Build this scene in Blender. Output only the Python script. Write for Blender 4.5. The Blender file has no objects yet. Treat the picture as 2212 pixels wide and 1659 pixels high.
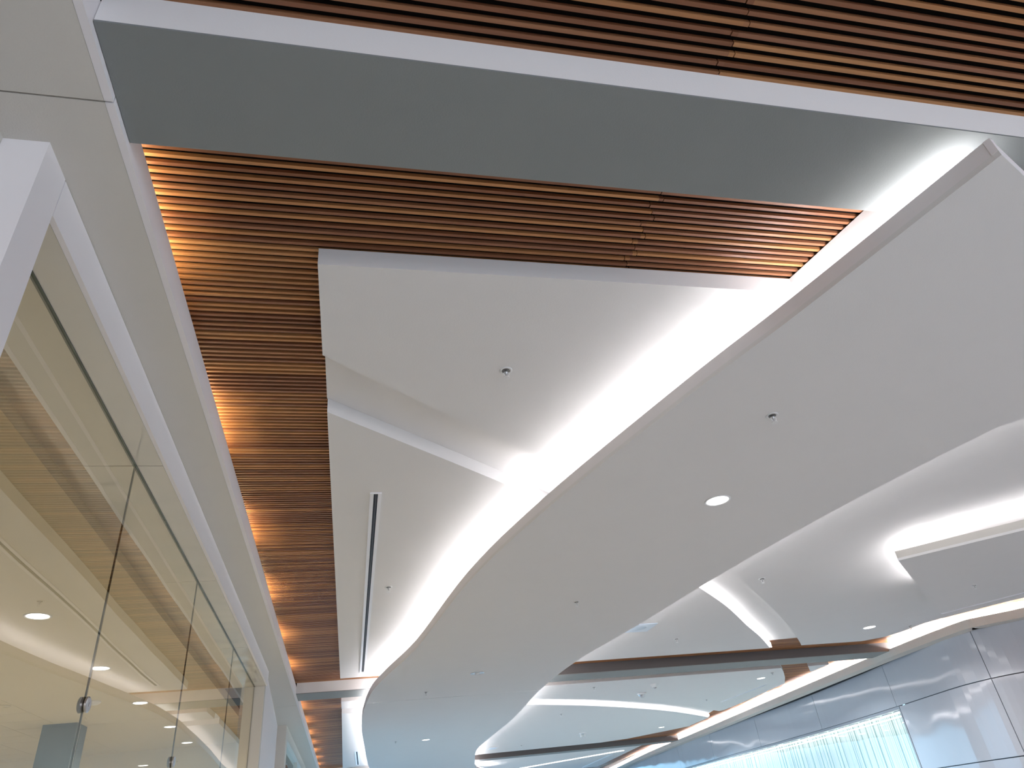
import bpy, bmesh, math, random
from mathutils import Vector, Matrix
random.seed(4)

# ------------------------------------------------------------------ camera, world, exposure
S = 2.4            # metres per unit of ceiling height above the camera
EYE = 1.6
SC = bpy.context.scene
C = SC.collection
cam_d = bpy.data.cameras.new('camera')
cam_d.sensor_width = 36.0
cam_d.lens = 1492.0 / 2212.0 * 36.0
cam_d.clip_start = 0.05
cam_d.clip_end = 300
cam = bpy.data.objects.new('camera', cam_d)
C.objects.link(cam)
RX = (0.97490062, -0.1976516, -0.10248235)
RY = (-0.02377726, -0.5501019, 0.83475897)
RZ = (-0.22136718, -0.81137028, -0.5409943)
m = Matrix(((RX[0], RY[0], RZ[0], 0), (RX[1], RY[1], RZ[1], 0), (RX[2], RY[2], RZ[2], EYE), (0, 0, 0, 1)))
cam.matrix_world = m
SC.camera = cam

w = bpy.data.worlds.new('daylight')
SC.world = w
w.use_nodes = True
bg = w.node_tree.nodes['Background']
wnt = w.node_tree
wtc = wnt.nodes.new('ShaderNodeTexCoord')
wsx = wnt.nodes.new('ShaderNodeSeparateXYZ')
wnt.links.new(wtc.outputs['Generated'], wsx.inputs[0])
wrp = wnt.nodes.new('ShaderNodeValToRGB')      # overcast white sky behind the camera, blue sky at the far end
wrp.color_ramp.elements[0].position = 0.0
wrp.color_ramp.elements[0].color = (3.1, 2.9, 3.0, 1)
wrp.color_ramp.elements[1].position = .6
wrp.color_ramp.elements[1].color = (1.0, 2.0, 2.9, 1)
wmr = wnt.nodes.new('ShaderNodeMapRange')
wmr.inputs['From Min'].default_value = -1
wnt.links.new(wsx.outputs['Y'], wmr.inputs['Value'])
wnt.links.new(wmr.outputs[0], wrp.inputs[0])
wnt.links.new(wrp.outputs[0], bg.inputs[0])
bg.inputs[1].default_value = 1.5

SC.view_settings.view_transform = 'Standard'
SC.view_settings.look = 'None'
SC.view_settings.gamma = 1
SC.view_settings.use_curve_mapping = False
SC.view_settings.exposure = -0.5
SC.cycles.max_bounces = 10
SC.cycles.diffuse_bounces = 5
SC.cycles.glossy_bounces = 4
SC.cycles.transparent_max_bounces = 12
SC.cycles.sample_clamp_indirect = 6.0

POWER = 0.8        # common factor for the downlights


def down_lamp(x, y, z, watts, size=0.22, col=(1, 0.97, 0.93), spread=150):
    l = bpy.data.lights.new('downlight_lamp', 'AREA')
    l.shape = 'DISK'
    l.size = size
    l.energy = watts * POWER
    l.color = col
    l.spread = math.radians(spread)
    o = bpy.data.objects.new('downlight_lamp', l)
    o.location = (x * S, y * S, EYE + z * S)
    C.objects.link(o)
    return o


# hall downlights: those seen in the ceiling, plus unseen ones added for floor bounce
for (x, y, z, e) in [(1.287, 2.11, .916, 120), (.835, 8.34, .916, 700), (3.936, 4.84, 1.03, 120), (4.083, 6.825, 1.03, 300),
                     (4.44, 10.42, 1.03, 300), (2.9, 0.1, 1.03, 50), (1.0, -1.6, 1.03, 40), (3.6, -1.6, 1.03, 60),
                     (2.5, 14.5, 1.03, 400), (.9, 11.6, 1.03, 600)]:
    down_lamp(x, y, z, e, col=(1, .975, .965) if y < 6 else (.80, .93, 1))
# shop downlights
for (x, y) in [(-1.17, 3.01), (-1.19, 3.93), (-1.22, 4.89), (-1.235, 5.86), (-2.3, 3.2), (-2.3, 4.6)]:
    down_lamp(x, y, .872, 110, col=(1, .93, .78))


# ------------------------------------------------------------------ materials
def mat(name, col, rough=0.6, spec=0.3, metal=0.0, bump=None, var=0.0, vscale=3.0, coat=0.0):
    mt = bpy.data.materials.new(name)
    mt.use_nodes = True
    nt = mt.node_tree
    b = nt.nodes['Principled BSDF']
    b.inputs['Roughness'].default_value = rough
    b.inputs['Specular IOR Level'].default_value = spec
    b.inputs['Metallic'].default_value = metal
    b.inputs['Coat Weight'].default_value = coat
    tc = nt.nodes.new('ShaderNodeTexCoord')
    n = nt.nodes.new('ShaderNodeTexNoise')
    n.inputs['Scale'].default_value = vscale
    n.inputs['Detail'].default_value = 4
    nt.links.new(tc.outputs['Object'], n.inputs['Vector'])
    r = nt.nodes.new('ShaderNodeMapRange')
    r.inputs['To Min'].default_value = 1 - var
    r.inputs['To Max'].default_value = 1 + var
    nt.links.new(n.outputs['Fac'], r.inputs['Value'])
    v = nt.nodes.new('ShaderNodeVectorMath')
    v.operation = 'SCALE'
    v.inputs[0].default_value = col[:3]
    nt.links.new(r.outputs['Result'], v.inputs['Scale'])
    nt.links.new(v.outputs['Vector'], b.inputs['Base Color'])
    if bump:
        n2 = nt.nodes.new('ShaderNodeTexNoise')
        n2.inputs['Scale'].default_value = bump[0]
        n2.inputs['Detail'].default_value = bump[2] if len(bump) > 2 else 2
        nt.links.new(tc.outputs['Object'], n2.inputs['Vector'])
        bp = nt.nodes.new('ShaderNodeBump')
        bp.inputs['Strength'].default_value = 1.0
        bp.inputs['Distance'].default_value = bump[1]
        nt.links.new(n2.outputs['Fac'], bp.inputs['Height'])
        nt.links.new(bp.outputs['Normal'], b.inputs['Normal'])
    return mt


def emit(name, col, strength):
    mt = bpy.data.materials.new(name)
    mt.use_nodes = True
    nt = mt.node_tree
    nt.nodes.clear()
    e = nt.nodes.new('ShaderNodeEmission')
    e.inputs[0].default_value = (*col, 1)
    e.inputs[1].default_value = strength
    o = nt.nodes.new('ShaderNodeOutputMaterial')
    nt.links.new(e.outputs[0], o.inputs[0])
    return mt


WHITE = mat('white_gypsum', (.80, .79, .785), .75, .2, bump=(120, .0006), var=.012)
BULK = mat('warm_white_paint', (.66, .635, .585), .7, .2, bump=(140, .0008), var=.02)
FASC = mat('fascia_white', (.86, .83, .84), .6, .25, var=.01)
GREY = mat('grey_beam_paint', (.235, .25, .25), .7, .2, bump=(140, .0008), var=.03)
SHADEG = mat('beam_shade_grey', (.13, .12, .12), .7, .2, var=.03)  # shade on the right of the second and third beams, put into colour
BLACK = mat('black_void', (.006, .005, .005), .9, .05)
SHOPC = mat('shop_beige', (.70, .635, .49), .8, .1, var=.02)
SHOPB = mat('shop_bluegrey', (.085, .125, .155), .6, .3, var=.05, vscale=20)
GLOSS = mat('glossy_wall_panel', (.52, .54, .59), .08, .5, bump=(0.7, .02, 1), var=.02, coat=.0)
GLOSB = mat('glossy_header_panel', (.62, .595, .53), .07, .5, bump=(2.2, .02, 1), var=.02, coat=.2)
FLOOR = mat('floor_tile', (.66, .65, .645), .35, .4, var=.03)
METAL = mat('white_metal', (.80, .80, .80), .35, .5)
STEEL = mat('brushed_steel', (.55, .55, .57), .3, .5, metal=.9, var=.1, vscale=60)
DARKM = mat('dark_metal', (.08, .08, .09), .4, .4)
FRAMEG = mat('window_frame_grey', (.34, .36, .40), .35, .4)
BRIGHTM = mat('diffuser_white_metal', (.93, .93, .97), .3, .5)
SLOTB = mat('slot_black', (.015, .018, .03), .6, .2)
BLUEW = mat('pale_blue_grille', (.70, .80, .90), .5, .3)
EDGE = mat('glass_edge', (.05, .07, .05), .2, .5)
LED = emit('cool_led', (1, .965, .985), 74)
LEDR = emit('ribbon_right_led', (1, .965, .985), 75)
LEDC = emit('cove_led', (1, .95, .93), 230)
LEDS = emit('cool_led_soft', (1, .98, 1.0), 8)
LEDW = emit('warm_led', (1, .80, .50), 110)
TUBE = emit('window_tube', (1, 1, .98), 4)
DLITE = emit('downlight_lens', (1, .98, .96), 12)
TROFF = emit('shop_panel_light', (1, .97, .93), 5)


def wood_mat():
    mt = bpy.data.materials.new('walnut_slat')
    mt.use_nodes = True
    nt = mt.node_tree
    b = nt.nodes['Principled BSDF']
    b.inputs['Roughness'].default_value = .42
    b.inputs['Specular IOR Level'].default_value = .35
    tc = nt.nodes.new('ShaderNodeTexCoord')
    sx = nt.nodes.new('ShaderNodeSeparateXYZ')
    nt.links.new(tc.outputs['Object'], sx.inputs[0])
    d = nt.nodes.new('ShaderNodeMath'); d.operation = 'DIVIDE'
    d.inputs[1].default_value = PITCH * S
    nt.links.new(sx.outputs['Y'], d.inputs[0])
    rr = nt.nodes.new('ShaderNodeMath'); rr.operation = 'ROUND'
    nt.links.new(d.outputs[0], rr.inputs[0])
    jx = nt.nodes.new('ShaderNodeMath'); jx.operation = 'GREATER_THAN'
    jx.inputs[1].default_value = .62 * S
    nt.links.new(sx.outputs['X'], jx.inputs[0])
    cb = nt.nodes.new('ShaderNodeCombineXYZ')
    nt.links.new(rr.outputs[0], cb.inputs[0]); nt.links.new(jx.outputs[0], cb.inputs[1])
    wn = nt.nodes.new('ShaderNodeTexWhiteNoise'); wn.noise_dimensions = '3D'
    nt.links.new(cb.outputs[0], wn.inputs['Vector'])
    ramp = nt.nodes.new('ShaderNodeValToRGB')
    ramp.color_ramp.elements[0].color = (.20, .078, .034, 1)
    ramp.color_ramp.elements[1].color = (.48, .235, .095, 1)
    e = ramp.color_ramp.elements.new(.35); e.color = (.26, .115, .06, 1)
    e = ramp.color_ramp.elements.new(.7); e.color = (.38, .175, .068, 1)
    nt.links.new(wn.outputs['Value'], ramp.inputs[0])
    mp = nt.nodes.new('ShaderNodeMapping'); mp.inputs['Scale'].default_value = (1.2, 60, 60)
    nt.links.new(tc.outputs['Object'], mp.inputs[0])
    n = nt.nodes.new('ShaderNodeTexNoise'); n.inputs['Scale'].default_value = 1.5; n.inputs['Detail'].default_value = 5
    nt.links.new(mp.outputs[0], n.inputs['Vector'])
    mr = nt.nodes.new('ShaderNodeMapRange'); mr.inputs['To Min'].default_value = .8; mr.inputs['To Max'].default_value = 1.2
    nt.links.new(n.outputs['Fac'], mr.inputs[0])
    v = nt.nodes.new('ShaderNodeVectorMath'); v.operation = 'SCALE'
    nt.links.new(ramp.outputs[0], v.inputs[0]); nt.links.new(mr.outputs[0], v.inputs['Scale'])
    nt.links.new(v.outputs[0], b.inputs['Base Color'])
    return mt


def glass_mat(name, tint, wav, boost=1.5):
    mt = bpy.data.materials.new(name)
    mt.use_nodes = True
    nt = mt.node_tree
    nt.nodes.clear()
    out = nt.nodes.new('ShaderNodeOutputMaterial')
    mix = nt.nodes.new('ShaderNodeMixShader')
    tr = nt.nodes.new('ShaderNodeBsdfTransparent'); tr.inputs[0].default_value = (*tint, 1)
    gl = nt.nodes.new('ShaderNodeBsdfGlossy'); gl.inputs['Roughness'].default_value = .004
    gl.inputs[0].default_value = (1, .97, .90, 1)
    fr = nt.nodes.new('ShaderNodeFresnel'); fr.inputs[0].default_value = boost
    tc = nt.nodes.new('ShaderNodeTexCoord')
    n = nt.nodes.new('ShaderNodeTexNoise'); n.inputs['Scale'].default_value = wav[0]; n.inputs['Detail'].default_value = 0
    bp = nt.nodes.new('ShaderNodeBump'); bp.inputs['Distance'].default_value = wav[1]; bp.inputs['Strength'].default_value = 1
    nt.links.new(tc.outputs['Object'], n.inputs['Vector'])
    nt.links.new(n.outputs['Fac'], bp.inputs['Height'])
    nt.links.new(bp.outputs[0], gl.inputs['Normal'])
    ge = nt.nodes.new('ShaderNodeNewGeometry')
    inv = nt.nodes.new('ShaderNodeMath'); inv.operation = 'SUBTRACT'; inv.inputs[0].default_value = 1
    nt.links.new(ge.outputs['Backfacing'], inv.inputs[1])
    mu = nt.nodes.new('ShaderNodeMath'); mu.operation = 'MULTIPLY'
    nt.links.new(fr.outputs[0], mu.inputs[0]); nt.links.new(inv.outputs[0], mu.inputs[1])
    nt.links.new(mu.outputs[0], mix.inputs[0]); nt.links.new(tr.outputs[0], mix.inputs[1]); nt.links.new(gl.outputs[0], mix.inputs[2])
    nt.links.new(mix.outputs[0], out.inputs[0])
    return mt


def window_back_mat():
    # fluted white-green glass sheets behind the lit display window, fine vertical grooves
    mt = bpy.data.materials.new('fluted_backing')
    mt.use_nodes = True
    nt = mt.node_tree
    b = nt.nodes['Principled BSDF']
    b.inputs['Roughness'].default_value = .35
    tc = nt.nodes.new('ShaderNodeTexCoord')
    sx = nt.nodes.new('ShaderNodeSeparateXYZ')
    nt.links.new(tc.outputs['Object'], sx.inputs[0])
    n = nt.nodes.new('ShaderNodeTexNoise'); n.noise_dimensions = '1D'
    n.inputs['Scale'].default_value = 13; n.inputs['Detail'].default_value = 3
    nt.links.new(sx.outputs['Y'], n.inputs['W'])
    r = nt.nodes.new('ShaderNodeValToRGB')
    r.color_ramp.elements[0].position = .38; r.color_ramp.elements[0].color = (.30, .40, .38, 1)
    r.color_ramp.elements[1].position = .52; r.color_ramp.elements[1].color = (.80, .87, .85, 1)
    nt.links.new(n.outputs['Fac'], r.inputs[0])
    nt.links.new(r.outputs[0], b.inputs['Base Color'])
    nt.links.new(r.outputs[0], b.inputs['Emission Color'])
    b.inputs['Emission Strength'].default_value = .38
    return mt


PITCH = .0183
WOOD = wood_mat()
GLASS = glass_mat('storefront_glass', (.95, .94, .90), (.8, .0022), 3.3)
GLASS2 = glass_mat('clear_glass', (.97, .99, .99), (1.2, .003), 1.42)
GLASS3 = glass_mat('daylight_glass', (.9, .97, 1), (1.2, .002), 1.12)
FLUTE = window_back_mat()


# ------------------------------------------------------------------ helpers
def V(x, y, z):
    return (x * S, y * S, EYE + z * S)


def link(name, bm, mt, parent=None, origin=None, smooth=False):
    bmesh.ops.recalc_face_normals(bm, faces=bm.faces)
    me = bpy.data.meshes.new(name)
    if origin is not None:
        bmesh.ops.translate(bm, verts=bm.verts, vec=-Vector(origin))
    bm.to_mesh(me)
    bm.free()
    me.materials.append(mt)
    if smooth:
        for p in me.polygons:
            p.use_smooth = True
    o = bpy.data.objects.new(name, me)
    C.objects.link(o)
    if origin is not None:
        o.location = origin
    if parent:
        o.parent = parent
    return o


def tag(o, label, cat, group=None, kind=None):
    o['label'] = label
    o['category'] = cat
    if group:
        o['group'] = group
    if kind:
        o['kind'] = kind
    return o


def struct(o, label=None, cat=None):
    o['kind'] = 'structure'
    if label:
        o['label'] = label
    if cat:
        o['category'] = cat
    return o


def empty(name, loc, label, cat, group=None, kind=None, rz=0):
    o = bpy.data.objects.new(name, None)
    o.empty_display_size = .1
    o.location = loc
    o.rotation_euler = (0, 0, rz)
    C.objects.link(o)
    return tag(o, label, cat, group, kind)


def add_prism(bm, pts, z0, z1, caps=True):
    """pts: plan polygon in units, z in units."""
    lo = [bm.verts.new(V(x, y, z0)) for x, y in pts]
    hi = [bm.verts.new(V(x, y, z1)) for x, y in pts]
    n = len(pts)
    for i in range(n):
        bm.faces.new((lo[i], lo[(i + 1) % n], hi[(i + 1) % n], hi[i]))
    if caps:
        f1 = bm.faces.new(lo[::-1]); f2 = bm.faces.new(hi)
        bmesh.ops.triangulate(bm, faces=[f1, f2])
    return bm


def add_box(bm, x0, x1, y0, y1, z0, z1):
    return add_prism(bm, [(x0, y0), (x1, y0), (x1, y1), (x0, y1)], z0, z1)


def box(name, mt, b, parent=None, origin=None):
    bm = bmesh.new()
    add_box(bm, *b)
    return link(name, bm, mt, parent, origin)


def smooth_line(pts, n=8):
    """Catmull-Rom through plan points."""
    out = []
    P = [pts[0]] + list(pts) + [pts[-1]]
    for i in range(1, len(P) - 2):
        p0, p1, p2, p3 = P[i - 1], P[i], P[i + 1], P[i + 2]
        for k in range(n):
            t = k / n
            q = []
            for a in (0, 1):
                q.append(.5 * (2 * p1[a] + (-p0[a] + p2[a]) * t + (2 * p0[a] - 5 * p1[a] + 4 * p2[a] - p3[a]) * t * t
                               + (-p0[a] + 3 * p1[a] - 3 * p2[a] + p3[a]) * t ** 3))
            out.append(tuple(q))
    out.append(tuple(pts[-1]))
    return out


def offset(line, d):
    """shift an open plan polyline to its left by d."""
    out = []
    for i, p in enumerate(line):
        a = line[max(i - 1, 0)]; b = line[min(i + 1, len(line) - 1)]
        tx, ty = b[0] - a[0], b[1] - a[1]
        L = math.hypot(tx, ty) or 1
        out.append((p[0] - ty / L * d, p[1] + tx / L * d))
    return out


def band(bm, a, b, z0, z1):
    """solid strip between two plan polylines of equal length."""
    r = []
    for (ax, ay), (bx, by) in zip(a, b):
        r.append([bm.verts.new(V(ax, ay, z0)), bm.verts.new(V(bx, by, z0)), bm.verts.new(V(bx, by, z1)), bm.verts.new(V(ax, ay, z1))])
    for q, s in zip(r, r[1:]):
        for k in range(4):
            bm.faces.new((q[k], q[(k + 1) % 4], s[(k + 1) % 4], s[k]))
    bm.faces.new(r[0]); bm.faces.new(r[-1][::-1])
    return bm


def lathe(bm, prof, segs=28):
    """prof: list of (radius, z) in metres about the local origin."""
    rings = []
    for r, z in prof:
        if r < 1e-6:
            rings.append([bm.verts.new((0, 0, z))])
        else:
            rings.append([bm.verts.new((r * math.cos(2 * math.pi * k / segs), r * math.sin(2 * math.pi * k / segs), z)) for k in range(segs)])
    for a, b in zip(rings, rings[1:]):
        if len(a) == 1 and len(b) == 1:
            continue
        for k in range(segs):
            k2 = (k + 1) % segs
            if len(a) == 1:
                bm.faces.new((a[0], b[k2], b[k]))
            elif len(b) == 1:
                bm.faces.new((a[k], a[k2], b[0]))
            else:
                bm.faces.new((a[k], a[k2], b[k2], b[k]))
    return bm


def tube(bm, pts, r, segs=8):
    pts = [Vector(p) for p in pts]
    rings = []
    for i, p in enumerate(pts):
        t = (pts[min(i + 1, len(pts) - 1)] - pts[max(i - 1, 0)]).normalized()
        u = t.orthogonal().normalized()
        if i and abs(u.dot(pu)) < .999:
            u = (pu - t * pu.dot(t)).normalized()
        pu = u
        v = t.cross(u)
        rings.append([bm.verts.new(p + (u * math.cos(2 * math.pi * k / segs) + v * math.sin(2 * math.pi * k / segs)) * r) for k in range(segs)])
    for a, b in zip(rings, rings[1:]):
        for k in range(segs):
            bm.faces.new((a[k], a[(k + 1) % segs], b[(k + 1) % segs], b[k]))
    bm.faces.new(rings[0][::-1]); bm.faces.new(rings[-1])


# levels in units above the eye
LB, LW, LP = 1.0, 1.09, 1.04
LR0, LR1 = .923, .97
LBM = 1.014
GX = -.566         # storefront glass
HH = .915          # header soffit over the glass
FL = -EYE / S

WALLP = [(6.6, 1.2), (6.0, 2.9), (5.45, 4.0), (5.09, 4.556), (4.95, 4.73), (4.875, 4.88), (4.85, 5.06), (4.875, 5.35), (5.136, 6.66), (5.39, 8.59), (5.72, 12.71), (6.446, 17.5), (6.9, 20.3)]
FASP = [(6.45, 1.2), (5.9, 2.85), (5.38, 3.9), (5.03, 4.45), (4.80, 4.68), (4.735, 4.81), (4.75, 5.47), (4.90, 6.80), (5.22, 9.48), (5.47, 11.56), (5.80, 14.5), (6.38, 18.2), (6.7, 20.3)]
FASP = smooth_line(FASP, 5)
WALLS = smooth_line(WALLP, 3)


def line_x(line, y):
    for a, b in zip(line, line[1:]):
        if a[1] <= y <= b[1]:
            return a[0] + (b[0] - a[0]) * (y - a[1]) / (b[1] - a[1] + 1e-9)
    return line[0][0] if y < line[0][1] else line[-1][0]


# ------------------------------------------------------------------ shell
struct(box('floor', FLOOR, (-4, 8.5, -9, 21, FL - .03, FL)))
bm = bmesh.new()
add_prism(bm, [(-4, -2.2), (8.5, -2.2), (8.5, 21), (-.66, 21), (-.66, 7.02), (-4, 7.02)], 1.13, 1.16)
struct(link('ceiling', bm, BLACK))
struct(box('wall_right_near', WHITE, (7.3, 7.4, -2.2, 1.2, FL, 1.13)))
# near left wall and its pier
struct(box('wall_left_near', BULK, (-.62, -.553, -2.2, .832, FL, LB)))

# right wall: glossy cladding sheets with thin joints; display window opening between them
WY0, WY1, WZ1 = 6.24, 14.5, .602
bm = bmesh.new()


def wall_strip(bm, pts, z0, z1, g=.0035, t=.02):
    o = offset(pts, -t)
    band(bm, pts, o, z0 + g, z1 - g)


def cut(line, y0, y1):
    out = [(line_x(line, y0), y0)] + [p for p in line if y0 + .02 < p[1] < y1 - .02] + [(line_x(line, y1), y1)]
    return out


rows = [(.612, .985), (.08, .612), (-.45, .08), (FL, -.45)]
seams_top = [1.2, 3.1, 4.88, 6.25, 7.9, 9.6, 11.3, 13.0, 14.7, 16.4, 20]
for i, (z0, z1) in enumerate(rows):
    if i == 0:
        ys = seams_top
    else:
        ys = [1.2, 3.1, 4.88, WY0 - .03]
    for a, b in zip(ys, ys[1:]):
        wall_strip(bm, cut(WALLS, a + .003, b - .003), z0, z1)
    if i:
        wall_strip(bm, cut(WALLS, WY1, 20), z0, z1)
struct(link('wall_right', bm, GLOSS))
bm = bmesh.new()
wb = offset(WALLS, -.021)
band(bm, [p for p in wb if p[1] < WY0 - .03], offset([p for p in wb if p[1] < WY0 - .03], -.02), FL, 1.1)
band(bm, cut(wb, WY0 - .03, WY1), offset(cut(wb, WY0 - .03, WY1), -.02), .612, 1.1)
struct(link('wall_right_backing', bm, DARKM))

# display window
win = empty('window_1', V(line_x(WALLS, 8), 8, FL), 'wide lit display window with fluted pale green backing in the glossy right wall', 'window', kind='structure')
IW = Matrix.Translation(-Vector(win.location))


def to_parent(o, p):
    o.parent = p
    o.matrix_parent_inverse = Matrix.Translation(-Vector(p.location))
    return o


l = cut(WALLS, WY0 - .028, WY1)
bm = bmesh.new()
band(bm, offset(l, .002), offset(l, -.03), .588, .611)
band(bm, offset(cut(WALLS, WY0 - .028, WY0 - .008), .002), offset(cut(WALLS, WY0 - .028, WY0 - .008), -.03), FL, .588)
to_parent(link('window_frame', bm, FRAMEG), win)
l = cut(WALLS, WY0, WY1)
bm = bmesh.new()
band(bm, offset(l, -.15), offset(l, -.16), FL, .6)
band(bm, offset(l, -.03), offset(l, -.16), .60, .61)
to_parent(link('fluted_backing', bm, FLUTE), win)
bm = bmesh.new()
band(bm, offset(l, -.018), offset(l, -.022), FL, .588)
to_parent(link('window_glass', bm, GLASS2), win)
bm = bmesh.new()
band(bm, offset(l, -.05), offset(l, -.075), .565, .575)
band(bm, offset(l, -.06), offset(l, -.085), .535, .542)
to_parent(link('light_tube', bm, TUBE), win)
bm = bmesh.new()
for k in range(34):
    y = WY0 + .05 + k * .24
    ll = cut(WALLS, y, y + .13)
    band(bm, offset(ll, -.045), offset(ll, -.08), .580, .588)
to_parent(link('lamp_holder', bm, STEEL), win)

# right bulkhead: fascia, thin soffit and cove tray
bm = bmesh.new()
band(bm, FASP, offset(FASP, -.02), .965, 1.03)
fo = offset(FASP, -.02)
wl = []
for i, p in enumerate(FASP):
    q = offset(FASP, -.12)[i]
    wl.append(q)
band(bm, fo, offset(FASP, -.13), .965, .975)
rb = empty('bulkhead', V(4.8, 5.5, .965), 'warm white bulkhead fascia running along the top of the glossy right wall', 'bulkhead', kind='structure')
to_parent(link('fascia', bm, BULK), rb)
bm = bmesh.new()
f2 = offset(FASP, -.055)
band(bm, f2, offset(FASP, -.075), 1.012, 1.018)
t = link('light_strip', bm, LEDC)
tag(t, 'cool white strip light lying in the cove along the right wall', 'strip light', 'cove strip lights')
# cladding side panel closing the cove behind
bm = bmesh.new()
band(bm, offset(FASP, -.12), offset(FASP, -.13), .975, 1.13)
to_parent(link('cove_back', bm, WHITE), rb)

# left bulkhead over the shopfronts
bl = empty('bulkhead', V(-.43, 3, LB), 'warm grey bulkhead soffit over the left shopfronts with white edge strip', 'bulkhead', kind='structure')
segs = [(-2.2, .7445), (.7475, 6.132), (6.138, 13.0), (13.006, 20)]
bm = bmesh.new()
for a, b in segs:
    add_box(bm, -.66, -.386, a, b, LB, LB + .02)
to_parent(link('soffit', bm, BULK), bl)
bm = bmesh.new()
for a, b in segs:
    add_box(bm, -.3855, -.373, a, b, LB, 1.066)
to_parent(link('edge_strip', bm, FASC), bl)
bm = bmesh.new()
add_box(bm, -.52, -.51, -2.2, 20, LB + .02, 1.13)
to_parent(link('cove_back', bm, WHITE), bl)
# warm strip light in segments inside the left cove
for k in range(24):
    y = .86 + k * .80
    if 5.65 < y + .3 < 6.1:
        continue
    t = box('light_strip', LEDW, (-.437, -.425, y, y + .34, 1.054, 1.060))
    tag(t, 'warm strip light hidden in the cove over the left shopfronts', 'strip light', 'warm cove strip lights')

# pier at the near end of the storefront, piers and wall beyond its far end
struct(box('pillar_near', FASC, (-.66, -.487, .833, .909, FL, LB)), 'white pier at the near end of the glass shopfront', 'pillar')
hd = empty('header', V(-.53, 2.8, HH), 'glossy panelled header over the glass shopfront with white front face', 'header', kind='structure')
to_parent(box('header_face', FASC, (-.497, -.487, .912, 4.83, HH, LB - .001)), hd)
bm = bmesh.new()
for a, b in [(.912, 1.8085), (1.8115, 2.7735), (2.7765, 3.8255), (3.8285, 4.83)]:
    add_box(bm, -.75, -.4975, a, b, HH, HH + .03)
to_parent(link('header_soffit', bm, GLOSB), hd)
struct(box('pillar_far', BULK, (-.64, -.504, 4.832, 4.89, FL, LB)), 'narrow warm white pier ending the glass shopfront', 'pillar')
bm = bmesh.new()
add_prism(bm, [(-.504, 4.891), (-.602, 7.08), (-.66, 7.08), (-.64, 4.891)], FL, LB)
struct(link('wall_left', bm, FASC))
w2 = empty('window_2', V(-.54, 9, FL), 'grey framed shop window glowing pale blue with daylight beyond the white wall', 'window', kind='structure')
bm = bmesh.new()
add_box(bm, -.64, -.524, 7.08, 7.26, FL, LB)
add_box(bm, -.60, -.524, 7.26, 16, .905, LB)
for y in (9.2, 11.4, 13.6, 15.9):
    add_box(bm, -.58, -.54, y, y + .05, FL, .905)
to_parent(link('window_frame', bm, BULK), w2)
to_parent(box('window_glass', GLASS3, (-.562, -.557, 7.26, 16, FL, .905)), w2)
struct(box('wall_left_end', WHITE, (-.64, -.52, 16, 20.5, FL, LB)))

# ------------------------------------------------------------------ shop behind the glass
struct(box('wall_shop_back', SHOPC, (-3.5, -3.45, .85, 7.0, FL, .88)))
struct(box('wall_shop_near', SHOPC, (-3.5, -.66, .84, .9, FL, .97)))
struct(box('wall_shop_far', SHOPC, (-3.5, -.66, 6.95, 7.0, FL, .97)))
bm = bmesh.new()
add_box(bm, -1.83, -.75, .9, 6.95, .88, .93)
# tiled area: 2 x 2 ft tiles with reveal joints
ty = .9
while ty < 6.9:
    tx = -3.45
    while tx < -1.84:
        add_box(bm, tx, min(tx + .266, -1.834), ty, min(ty + .266, 6.95), .88, .9)
        tx += .27
    ty += .27
struct(link('ceiling_shop', bm, SHOPC))
col = box('pillar_shop', SHOPB, (-1.90, -1.70, 5.39, 5.60, FL, .879))
struct(col, 'blue grey square column standing inside the shop behind the glass', 'pillar')
bm = bmesh.new()
add_box(bm, -2.62, -2.32, 4.75, 5.05, .872, .879)
t = link('panel_light', bm, TROFF)
tag(t, 'bright square panel light in the shop ceiling behind the glass', 'ceiling light')

# storefront glass sheets
edges = [.912, 1.81, 2.775, 3.827, 4.829]
gl_lab = ['storefront glass sheet nearest the near white pier', 'second storefront glass sheet from the near pier',
          'third storefront glass sheet, with the long wood reflection', 'far storefront glass sheet beside the narrow pier']
for k in range(4):
    p = box('storefront_glass', GLASS, (GX - .003, GX + .003, edges[k] + .0015, edges[k + 1] - .0015, FL + .002, HH - .003))
    tag(p, gl_lab[k], 'storefront glass', 'storefront glass sheets')
    box('edge_seal', EDGE, (GX - .002, GX + .002, edges[k + 1] - .0015, edges[k + 1] + .0012, FL + .002, HH - .004), p)
# thin dark channel along the head of the glass
t = box('glass_channel', EDGE, (GX - .0035, GX + .0055, .912, 4.829, HH - .003, HH))
tag(t, 'thin dark channel holding the top edge of the storefront glass', 'glass channel')


def clamp(y, z, lab):
    r = empty('glass_clamp', V(GX + .003, y, z), lab, 'glass clamp', 'glass clamps')
    for sx, mm in ((1, STEEL), (-1, DARKM)):
        bm = bmesh.new()
        lathe(bm, [(0, -.007), (.034, -.007), (.040, -.003), (.040, .006), (.034, .010), (0, .010)])
        bmesh.ops.rotate(bm, verts=bm.verts, matrix=Matrix.Rotation(math.pi / 2, 3, 'Y'))
        bmesh.ops.translate(bm, verts=bm.verts, vec=(.008 if sx > 0 else -.024, 0, 0))
        o = link('disc', bm, mm, r, smooth=False)
        if sx < 0:
            o['label'] = 'dark inner disc'
    bm = bmesh.new()
    tube(bm, [(-.03, 0, 0), (.02, 0, 0)], .010)
    link('bolt', bm, STEEL, r)


clamp(1.81, .3297, 'round steel clamp on the first joint of the storefront glass')
clamp(2.775, .3086, 'round steel clamp on the second joint of the storefront glass')

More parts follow.
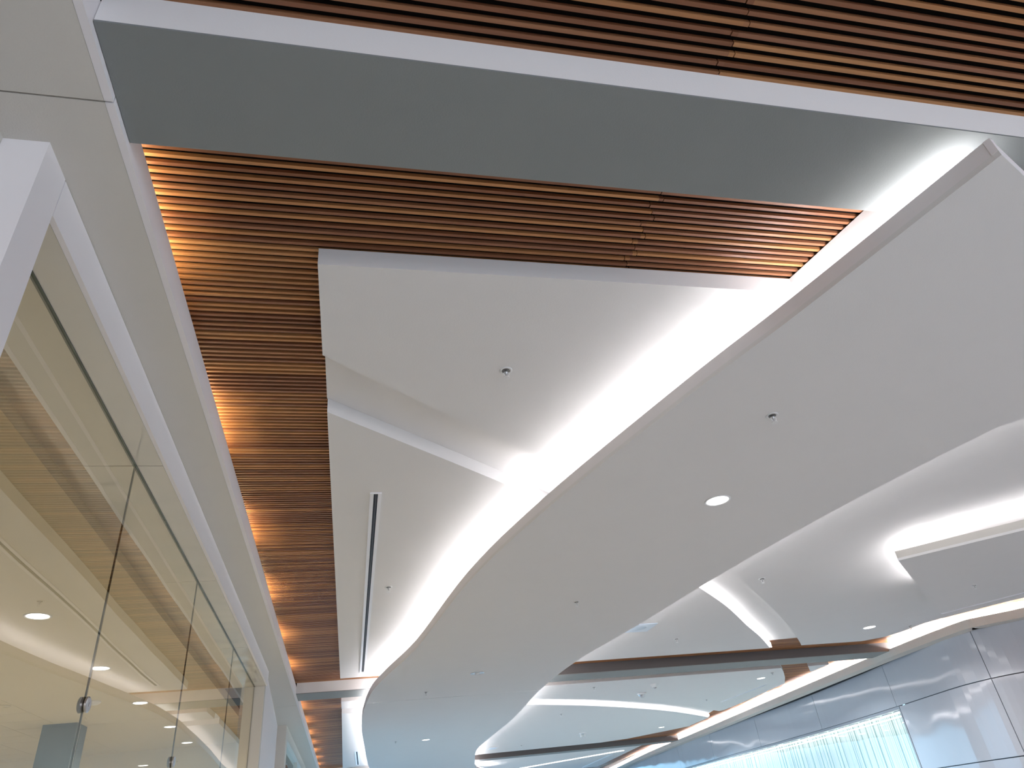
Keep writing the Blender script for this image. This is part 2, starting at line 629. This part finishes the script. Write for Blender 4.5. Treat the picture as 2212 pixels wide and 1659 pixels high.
# ------------------------------------------------------------------ wood slat ceilings
def slat_field(y0, y1, label, x0=-.50):
    bm = bmesh.new()
    k0 = math.ceil(y0 / PITCH); k1 = math.floor((y1 - .004) / PITCH) + 1
    for k in range(k0, k1):
        y = k * PITCH
        xr = min(line_x(FASP, y) + .1, 5.6 + .05 * max(0, y - 9)) if y > 1.3 else 5.6
        cuts = [x0, .62 + .012 * (k % 3 - 1), xr]
        for a, b in zip(cuts, cuts[1:]):
            dy = random.uniform(-.0006, .0006); dz = random.uniform(-.0006, .0006)
            add_box(bm, a, b - .002, y - .0037 + dy, y + .0037 + dy, LW + dz, LW + .0085)
    o = struct(link('ceiling_slats', bm, WOOD), label, 'slat ceiling')
    bm = bmesh.new()
    lo = [(x0, y0), (x0, y1)]
    ys = [y0 + (y1 - y0) * k / 24 for k in range(25)]
    rt = [(min(line_x(FASP, y) + .1, 5.6 + .05 * max(0, y - 9)) if y > 1.3 else 5.6, y) for y in ys]
    add_prism(bm, rt + [(x0, y1), (x0, y0)], LW + .0086, LW + .012)
    link('dark_backing', bm, BLACK, o)['label'] = 'black backing behind the slats'
    return o


slat_field(-.6, .634, 'walnut slat ceiling in front of the first grey beam, at the picture top')
slat_field(.835, 5.735, 'walnut slat ceiling between the first and second grey beams')
slat_field(6.025, 12.37, 'walnut slat ceiling between the second and third beams')
slat_field(12.69, 19.5, 'walnut slat ceiling beyond the third beam')


# ------------------------------------------------------------------ cross beams
def beam(x0, x1, y0, y1, label, xg=None):
    r = empty('beam', V((x0 + x1) / 2, (y0 + y1) / 2, LBM), label, 'beam', kind='structure')
    xg = x1 if xg is None else xg
    to_parent(box('beam_body', WHITE, (x0, xg, y0, y1, LBM + .004, 1.13)), r)
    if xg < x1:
        to_parent(box('beam_body', SHADEG, (xg, x1, y0, y1, LBM + .004, 1.13)), r)['label'] = 'right part of the beam, darkened as shade'
    o = to_parent(box('beam_soffit', GREY, (x0, x1, y0, y1, LBM, LBM + .0038)), r)
    o['label'] = 'grey painted underside'


beam(-.372, 5.6, .6246, .831, 'wide cross beam with grey underside between the two wood slat fields')
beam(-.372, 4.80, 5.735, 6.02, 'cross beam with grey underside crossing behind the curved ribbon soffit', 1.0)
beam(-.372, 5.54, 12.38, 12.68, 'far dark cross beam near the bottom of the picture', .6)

# ------------------------------------------------------------------ gypsum ceiling panels
near1 = smooth_line([(-.081, 1.451), (.761, 2.139), (1.40, 2.74), (1.93, 3.27), (2.33, 3.71), (2.80, 4.255), (3.165, 4.71), (3.48, 5.12), (3.645, 5.345)], 5)
far1 = smooth_line([(-.075, 1.724), (.70, 2.348), (1.35, 2.97), (1.88, 3.54), (2.30, 4.01), (2.72, 4.54), (3.03, 4.92), (3.37, 5.37)], 5)
near2 = smooth_line([(-.048, 6.70), (.8, 6.78), (1.58, 6.95), (1.985, 7.10), (2.596, 7.413), (3.44, 8.013), (4.12, 8.58), (4.75, 9.16)], 5)
far2 = smooth_line([(-.048, 6.95), (.8, 7.06), (1.68, 7.30), (2.085, 7.485), (2.745, 7.874), (3.657, 8.557), (4.3, 9.15), (4.885, 9.766)], 5)


def panel(poly, label, z1=1.086):
    bm = bmesh.new()
    add_prism(bm, poly, LP, z1)
    return tag(link('ceiling_panel', bm, WHITE), label, 'ceiling panel', 'white gypsum ceiling panels')


panel([(-.083, 1.123), (1.055, 1.123), (1.12, .832), (5.3, .832), (5.3, 3.0), (4.95, 4.0), (4.62, 4.40), (4.49, 4.645), (4.42, 4.82), (4.41, 5.065), (4.36, 5.24), (4.22, 5.345)] + near1[::-1],
      'large white ceiling panel from the wood slats across behind the curved ribbon, upper piece')
panel(far1 + [(-.054, 5.41)], 'white ceiling panel with the long black slot diffuser, below the diagonal recess')
panel([(-.05, 6.335), (4.03, 6.335), (4.20, 6.58), (4.39, 6.88), (4.62, 7.28), (4.66, 7.7), (4.75, 8.41), (4.79, 9.10)] + near2[::-1],
      'white ceiling panel just beyond the second beam, crossed by sprinklers and a dome camera')
panel(far2 + [(4.92, 10.2), (4.95, 10.54), (4.98, 10.62), (4.33, 11.60), (3.95, 11.80), (-.045, 11.88)],
      'white ceiling panel between the curved light slot and the far dark beam')
panel([(4.32, 6.335), (4.55, 6.335), (4.57, 6.69)], 'small triangular white ceiling panel beside the right cove')
panel([(-.045, 13.0), (5.1, 13.0), (5.6, 17.2), (-.045, 17.2)], 'farthest white ceiling panel beyond the far dark beam')


def recess(a, b, label):
    bm = bmesh.new()
    band(bm, offset(a, -.004), offset(b, .004), 1.0865, 1.0885)
    return tag(link('recess_board', bm, WHITE), label, 'ceiling recess')


def resample(line, n):
    L = [0]
    for a, b in zip(line, line[1:]):
        L.append(L[-1] + math.hypot(b[0] - a[0], b[1] - a[1]))
    out = []
    for k in range(n):
        s = L[-1] * k / (n - 1)
        i = max(j for j in range(len(L)) if L[j] <= s + 1e-9)
        i = min(i, len(line) - 2)
        t = (s - L[i]) / (L[i + 1] - L[i])
        out.append((line[i][0] + (line[i + 1][0] - line[i][0]) * t, line[i][1] + (line[i + 1][1] - line[i][1]) * t))
    return out


recess(resample(near1, 60)[:-1], resample(far1, 60)[:-1], 'white recessed channel running diagonally behind the curved ribbon')
recess(resample(near2, 60), resample(far2, 60), 'white recessed channel curving across the panels beyond the second beam')

# strip lights in the recesses (from where the ribbon hides them)
ls = [p for p in resample(far1, 80) if p[0] > 1.15]
bm = bmesh.new()
a = offset(ls, .006)
band(bm, offset(ls, -.006), offset(ls, -.016), 1.044, 1.080)
tag(link('light_strip', bm, LEDS), 'curved white strip light lining the diagonal recess right of the ribbon', 'strip light', 'recess strip lights')
bm = bmesh.new()
ls = [p for p in resample(far2, 80) if p[0] > 1.2]
band(bm, offset(ls, -.006), offset(ls, -.016), 1.056, 1.082)
tag(link('light_strip', bm, LEDS), 'thin curved strip light in the recess beyond the second beam', 'strip light', 'recess strip lights')
bm = bmesh.new()
band(bm, [(1.9, 17.0), (4.9, 13.6)], [(2.0, 17.05), (5.0, 13.65)], 1.034, 1.0395)
tag(link('light_strip', bm, LEDS), 'straight white strip light on the farthest ceiling panel', 'strip light', 'recess strip lights')

# ------------------------------------------------------------------ curved ribbon soffit
RL = smooth_line([(1.12, .605), (.983, 1.07), (.862, 1.443), (.654, 2.183), (.50, 2.95), (.375, 4.104), (.24, 4.85), (.160, 5.43), (.125, 6.3), (.135, 7.2), (.167, 7.96), (.235, 9.5), (.314, 10.9), (.48, 12.5), (.80, 14.0)], 6)
RR = smooth_line([(2.40, 1.16), (2.06, 1.51), (1.987, 1.65), (1.845, 2.229), (1.72, 3.0), (1.643, 3.74), (1.51, 4.815), (1.50, 5.8), (1.55, 6.6), (1.593, 7.52), (1.60, 8.7), (1.636, 9.88), (1.85, 11.4), (2.08, 12.67), (2.6, 14.0)], 6)
ribbon_poly = RL + RR[::-1] + [(1.207, .643)]
rib = empty('ribbon_soffit', V(1.1, 4, LR0), 'long curved white ribbon soffit sweeping diagonally below the ceiling panels', 'suspended soffit')
bm = bmesh.new()
# split at the control joint below the second beam
YJ = 5.79


def split_poly(y0, y1):
    RLi = RL; RRi = RR
    a = [p for p in RLi if y0 <= p[1] <= y1]; b = [p for p in RRi if y0 <= p[1] <= y1]
    def at(line, y): return (line_x(line, y), y)
    if y0 > 1: a = [at(RLi, y0)] + a; b = [at(RRi, y0)] + b
    if y1 < 12: a = a + [at(RLi, y1)]; b = b + [at(RRi, y1)]
    poly = a + b[::-1]
    if y0 < 1: poly += [(1.207, .643)]
    return poly


add_prism(bm, split_poly(0, YJ - .003), LR0, LR0 + .012)
add_prism(bm, split_poly(YJ + .003, 20), LR0, LR0 + .012)
to_parent(link('ribbon_body', bm, WHITE), rib)
bm = bmesh.new()
band(bm, RL, offset(RL, -.012), LR0 + .012, LR1)
band(bm, RR, offset(RR, .012), LR0 + .012, .950)
fr = [(1.12, .605), (1.207, .643), (2.40, 1.16)]
band(bm, fr, offset(fr, .012), LR0 + .012, LR1)
o = to_parent(link('fascia', bm, FASC), rib)


def strip(line, d0, d1, z0, z1, label, group='ribbon strip lights', mt=None):
    bm = bmesh.new()
    band(bm, offset(line, d0), offset(line, d1), z0, z1)
    return tag(link('light_strip', bm, mt or LED), label, 'strip light', group)


strip(RL[1:], -.035, -.050, LR0 + .038, LR0 + .044, 'cool strip light hidden on the left edge of the curved ribbon')
strip(RR[2:], .018, .040, .953, .960, 'cool strip light hidden on the right edge of the curved ribbon', mt=LEDR)

# ------------------------------------------------------------------ lowered corner panel on the right
fp = [(2.64, 2.875), (3.04, 2.50), (3.9, 1.72), (5.2, 1.1), (5.1, 2.6), (4.62, 3.2), (4.24, 3.69), (4.10, 3.96), (3.98, 4.16), (3.70, 3.90), (3.40, 3.60)]
fx = empty('lowered_soffit', V(3.8, 3, LR0), 'lowered angular white soffit with glowing cove edge at the right side', 'suspended soffit')
bm = bmesh.new()
add_prism(bm, fp, LR0, LR0 + .012)
to_parent(link('soffit_board', bm, WHITE), fx)
cl = fp + [fp[0]]
bm = bmesh.new()
band(bm, fp[:6], offset(fp[:6], .02), LR0 + .012, LR1)
side = fp[6:] + [fp[0]]
band(bm, side, offset(side, .02), LR0 + .012, LR1)
to_parent(link('fascia', bm, BULK), fx)
bm = bmesh.new()
fs = [(5.0, 1.2), (3.9, 1.72), (3.04, 2.50), (2.70, 2.82)]
band(bm, offset(fs, -.045), offset(fs, -.06), LR0 + .038, LR0 + .044)
tag(link('light_strip', bm, LED), 'cool strip light hidden on the near edge of the lowered angular soffit', 'strip light')
bm = bmesh.new()
fs = [(2.76, 2.925), (3.38, 3.52)]
band(bm, offset(fs, -.03), offset(fs, -.045), LR0 + .038, LR0 + .044)
tag(link('light_strip', bm, LED), 'short strip light hidden on the far edge of the lowered angular soffit', 'strip light')


# ------------------------------------------------------------------ fittings
def downlight(x, y, z, lab, lit=True, r=.115, group='recessed downlights'):
    o = empty('downlight', (x * S, y * S, EYE + z * S - .0005), lab, 'downlight', group)
    bm = bmesh.new()
    lathe(bm, [(r * .82, 0), (r * .82, -.003), (r * .92, -.007), (r, -.005), (r, 0), (r * .82, 0)])
    link('trim_ring', bm, METAL if lit else STEEL, o, smooth=True)
    bm = bmesh.new()
    if lit:
        lathe(bm, [(0, -.0035), (r * .55, -.0035), (r * .81, -.002), (r * .80, 0), (0, 0)])
        link('lens', bm, DLITE, o)
    else:
        lathe(bm, [(r * .81, -.002), (r * .6, -.0015), (r * .3, -.0012), (0, -.001)])
        link('reflector', bm, STEEL, o, smooth=True)
        bm = bmesh.new()
        lathe(bm, [(0, -.02), (r * .2, -.018), (r * .34, -.010), (r * .36, -.001), (0, -.001)])
        link('bulb', bm, METAL, o, smooth=True)
    return o


def sp(rx, ry, z):
    return (rx * z, ry * z, z)


downlight(*sp(1.394, 2.286, LR0), 'lit round downlight on the ribbon soffit, the largest one in view')
downlight(*sp(.927, 5.345, LR0), 'unlit round downlight with visible bulb on the ribbon soffit', lit=False)
downlight(*sp(.905, 9.041, LR0), 'lit downlight on the bluish far part of the ribbon soffit')
downlight(*sp(3.785, 4.655, LP), 'lit downlight on the panel right of the diagonal light slot', r=.13)
downlight(*sp(3.926, 6.562, LP), 'lit downlight just below the second beam near the right cove')
downlight(*sp(4.273, 10.023, LP), 'small lit downlight above the far dark beam')
shop_l = ['nearest lit downlight in the shop ceiling behind the glass', 'second lit downlight in the shop row behind the glass',
          'third lit downlight in the shop row behind the glass', 'fourth lit downlight in the shop row behind the glass',
          'farthest lit downlight in the shop row behind the glass']
for (x, y), lb in zip([(-1.17, 3.01), (-1.19, 3.93), (-1.22, 4.89), (-1.235, 5.86), (-1.27, 6.72)], shop_l):
    downlight(x, y, .88, lb, group='shop downlights')


CUP = mat('sprinkler_cup', (.20, .19, .18), .5)


def sprinkler(x, y, z, lab, s=1.0):
    o = empty('sprinkler', V(x, y, z), lab, 'sprinkler', 'ceiling sprinklers', rz=random.uniform(-.4, .4))
    bm = bmesh.new()
    lathe(bm, [(0, 0), (.042 * s, 0), (.042 * s, -.004), (.036 * s, -.007), (.027 * s, -.004), (.024 * s, -.001), (0, -.001)])
    link('escutcheon', bm, METAL, o, smooth=True)
    bm = bmesh.new()
    lathe(bm, [(0, -.0025), (.024 * s, -.0025), (.026 * s, -.0055), (.024 * s, -.001), (0, -.001)], 24)
    link('cup', bm, CUP, o)
    bm = bmesh.new()
    lathe(bm, [(0, 0), (.011 * s, 0), (.011 * s, -.022 * s), (.006 * s, -.026 * s), (.004 * s, -.04 * s), (0, -.04 * s)], 12)
    link('nozzle', bm, STEEL, o, smooth=True)
    bm = bmesh.new()
    for q in (-1, 1):
        tube(bm, [(q * .010 * s, 0, -.012 * s), (q * .019 * s, 0, -.026 * s), (q * .014 * s, 0, -.044 * s), (0, 0, -.056 * s)], .0028 * s, 6)
    link('frame_arm', bm, METAL, o)
    bm = bmesh.new()
    lathe(bm, [(0, -.054 * s), (.008 * s, -.056 * s), (.021 * s, -.057 * s), (.021 * s, -.060 * s), (0, -.061 * s)], 20)
    link('deflector', bm, METAL, o)


for a in [
    (*sp(.38, 1.437, LP), 'sprinkler on the upper white ceiling panel left of the ribbon', 1.0),
    (*sp(.172, 3.211, LP), 'sprinkler beside the long black slot diffuser', 1.0),
    (*sp(1.269, 1.64, LR0), 'sprinkler on the wide near part of the ribbon soffit', 1.0),
    (*sp(1.192, 3.603, LR0), 'sprinkler at the middle of the ribbon soffit', .9),
    (*sp(.609, 5.96, LR0), 'sprinkler just before the joint across the ribbon soffit', .9),
    (*sp(.55, 8.95, LR0), 'faint sprinkler left of the downlight on the bluish ribbon', .9),
    (*sp(2.162, 3.331, LP), 'sprinkler right of the diagonal light slot', 1.1),
    (*sp(2.215, 4.637, LP), 'sprinkler between the ribbon and the diagonal light slot', 1.1),
    (*sp(3.839, 3.66, LR0), 'sprinkler on the lowered angular soffit at the right', .9),
    (*sp(4.17, 4.694, LP), 'sprinkler at the edge of the bright right cove', 1.1),
    (*sp(2.136, 6.328, LP), 'sprinkler just below the second beam, nearest the ribbon', 1.2),
    (*sp(3.90, 6.30, LP), 'sprinkler next to the downlight below the second beam', 1.2),
    (*sp(2.235, 7.847, LP), 'sprinkler below the thin curved light slot', 1.2),
    (*sp(3.872, 7.695, LP), 'sprinkler above the thin curved light slot near the right cove', 1.1),
    (*sp(2.398, 10.651, LP), 'sprinkler just above the far dark beam', 1.2),
]:
    sprinkler(*a)
sprinkler(-1.75 * .88 - .25, 6.75 * .88 - .2, .88, 'sprinkler in the tiled shop ceiling beside the blue grey column', 1.6)

# dome camera and its neighbour
o = empty('dome_camera', V(2.798 * LP, 6.88 * LP, LP), 'round dome camera on the panel below the second beam', 'security camera')
bm = bmesh.new()
lathe(bm, [(0, 0), (.115, 0), (.115, -.02), (.10, -.04), (.085, -.042)])
link('camera_base', bm, METAL, o, smooth=True)
bm = bmesh.new()
lathe(bm, [(.085, -.038), (.08, -.065), (.06, -.09), (.03, -.105), (0, -.11)])
link('camera_dome', bm, STEEL, o, smooth=True)
o = empty('alarm_strobe', V(2.752 * LP, 6.428 * LP, LP), 'small square alarm strobe above the dome camera', 'alarm')
bm = bmesh.new()
bmesh.ops.create_cone(bm, cap_ends=True, segments=4, radius1=.06, radius2=.13, depth=.07)
bmesh.ops.translate(bm, verts=bm.verts, vec=(0, 0, -.035))
link('strobe_body', bm, METAL, o)
bm = bmesh.new()
lathe(bm, [(0, -.10), (.03, -.095), (.04, -.07), (0, -.07)], 16)
link('strobe_lens', bm, STEEL, o, smooth=True)
# cluster of small spotlights
o = empty('emergency_light', V(3.06 * LP, 9.814 * LP, LP), 'cluster of four small white spot heads above the far beam', 'emergency light')
bm = bmesh.new()
lathe(bm, [(0, 0), (.13, 0), (.13, -.03), (0, -.035)])
link('mount_plate', bm, METAL, o, smooth=False)
for q in range(4):
    a = q * math.pi / 2 + .5
    bm = bmesh.new()
    lathe(bm, [(0, .0), (.03, -.005), (.045, -.05), (.06, -.09), (.05, -.095), (0, -.08)], 16)
    bmesh.ops.rotate(bm, verts=bm.verts, matrix=Matrix.Rotation(.6, 3, Vector((-math.sin(a), math.cos(a), 0))))
    bmesh.ops.translate(bm, verts=bm.verts, vec=(.12 * math.cos(a), .12 * math.sin(a), -.03))
    link('spot_head', bm, METAL, o, smooth=True)


def slot_diffuser(p0, p1, z, wid, lab, black=.36):
    """linear air slot from p0 to p1 (plan units): white frame with a black slot."""
    dx, dy = p1[0] - p0[0], p1[1] - p0[1]
    L = math.hypot(dx, dy) * S
    o = empty('slot_diffuser', V(p0[0], p0[1], z), lab, 'air diffuser', 'linear slot diffusers', rz=math.atan2(dy, dx))
    h = wid / 2
    bm = bmesh.new()
    def lb(x0, x1, y0, y1, z0, z1):
        vs = [bm.verts.new((x, y, zz)) for zz in (z0, z1) for x, y in ((x0, y0), (x1, y0), (x1, y1), (x0, y1))]
        for f in ((0, 1, 2, 3), (7, 6, 5, 4), (0, 4, 5, 1), (1, 5, 6, 2), (2, 6, 7, 3), (3, 7, 4, 0)):
            bm.faces.new([vs[i] for i in f])
    hb = h * black
    lb(0, L, -h, -hb, -.010, 0); lb(0, L, hb, h, -.010, 0)
    lb(-.012, 0, -h, h, -.010, 0); lb(L, L + .012, -h, h, -.010, 0)
    link('diffuser_frame', bm, BRIGHTM, o)
    bm = bmesh.new()
    lb(0, L, -hb, hb, -.003, -.001)
    link('slot', bm, SLOTB, o)
    bm = bmesh.new()
    lb(0, L, -hb * .25, hb * .05, -.008, -.003)
    link('vane', bm, DARKM, o)


slot_diffuser((.080, 2.27), (.099, 5.22), LP, .098, 'long narrow black slot diffuser on the panel left of the ribbon')
slot_diffuser((.128, 9.95), (.172, 11.6), LP, .12, 'short slot diffuser at the bottom left beside the wood slats')
slot_diffuser((3.86, 4.02), (4.34, 3.25), LR0, .035, 'very thin slot along the lowered angular soffit', .5)
slot_diffuser((4.36, 8.30), (4.38, 7.25), LP, .05, 'thin slot on the panel beyond the second beam beside the right cove', .5)
slot_diffuser((5.15, 16.9), (4.95, 14.2), LP, .07, 'thin slot on the farthest ceiling panel', .5)

# square ceiling speaker
o = empty('ceiling_speaker', V(1.79 * LP, 4.255 * LP, LP), 'square pale blue ceiling grille beside the ribbon right edge', 'ceiling speaker')
bm = bmesh.new()
h = .10 * S
vs = [bm.verts.new((x, y, z)) for z, k in ((0, 1), (-.012, 1), (-.012, .8)) for x, y in ((-h * k, -h * k), (h * k, -h * k), (h * k, h * k), (-h * k, h * k))]
for i in range(4):
    j = (i + 1) % 4
    bm.faces.new((vs[i], vs[j], vs[4 + j], vs[4 + i])); bm.faces.new((vs[4 + i], vs[4 + j], vs[8 + j], vs[8 + i]))
bm.faces.new((vs[8], vs[9], vs[10], vs[11]))
link('speaker_plate', bm, BLUEW, o)
bm = bmesh.new()
lathe(bm, [(0, -.020), (.09, -.019), (.13, -.014), (.135, -.012)], 32)
q = link('speaker_grille', bm, mat('grille_mid_blue', (.55, .66, .76), .5), o, smooth=True)  # somewhat darker blue than the plate
# rectangular diffuser bay two
o = empty('air_grille', V(1.99 * LP, 10.66 * LP, LP), 'small white rectangular air grille beside the ribbon above the far beam', 'air diffuser')
for q, (mm, nm, hx, hy, zz) in enumerate(((METAL, 'grille_frame', .17, .30, -.012), (BLUEW, 'louvre', .11, .22, -.018))):
    bm = bmesh.new()
    bmesh.ops.create_cube(bm, size=1)
    bmesh.ops.scale(bm, verts=bm.verts, vec=(hx * 2, hy * 2, -zz))
    bmesh.ops.translate(bm, verts=bm.verts, vec=(0, 0, zz / 2))
    link(nm, bm, mm, o)
# shop smoke detector
o = empty('smoke_detector', V(-1.44, 4.75, .88), 'small round detector on the beige shop ceiling behind the glass', 'smoke detector')
bm = bmesh.new()
lathe(bm, [(0, 0), (.10, 0), (.10, -.02), (.07, -.04), (0, -.045)])
link('detector_body', bm, METAL, o, smooth=True)
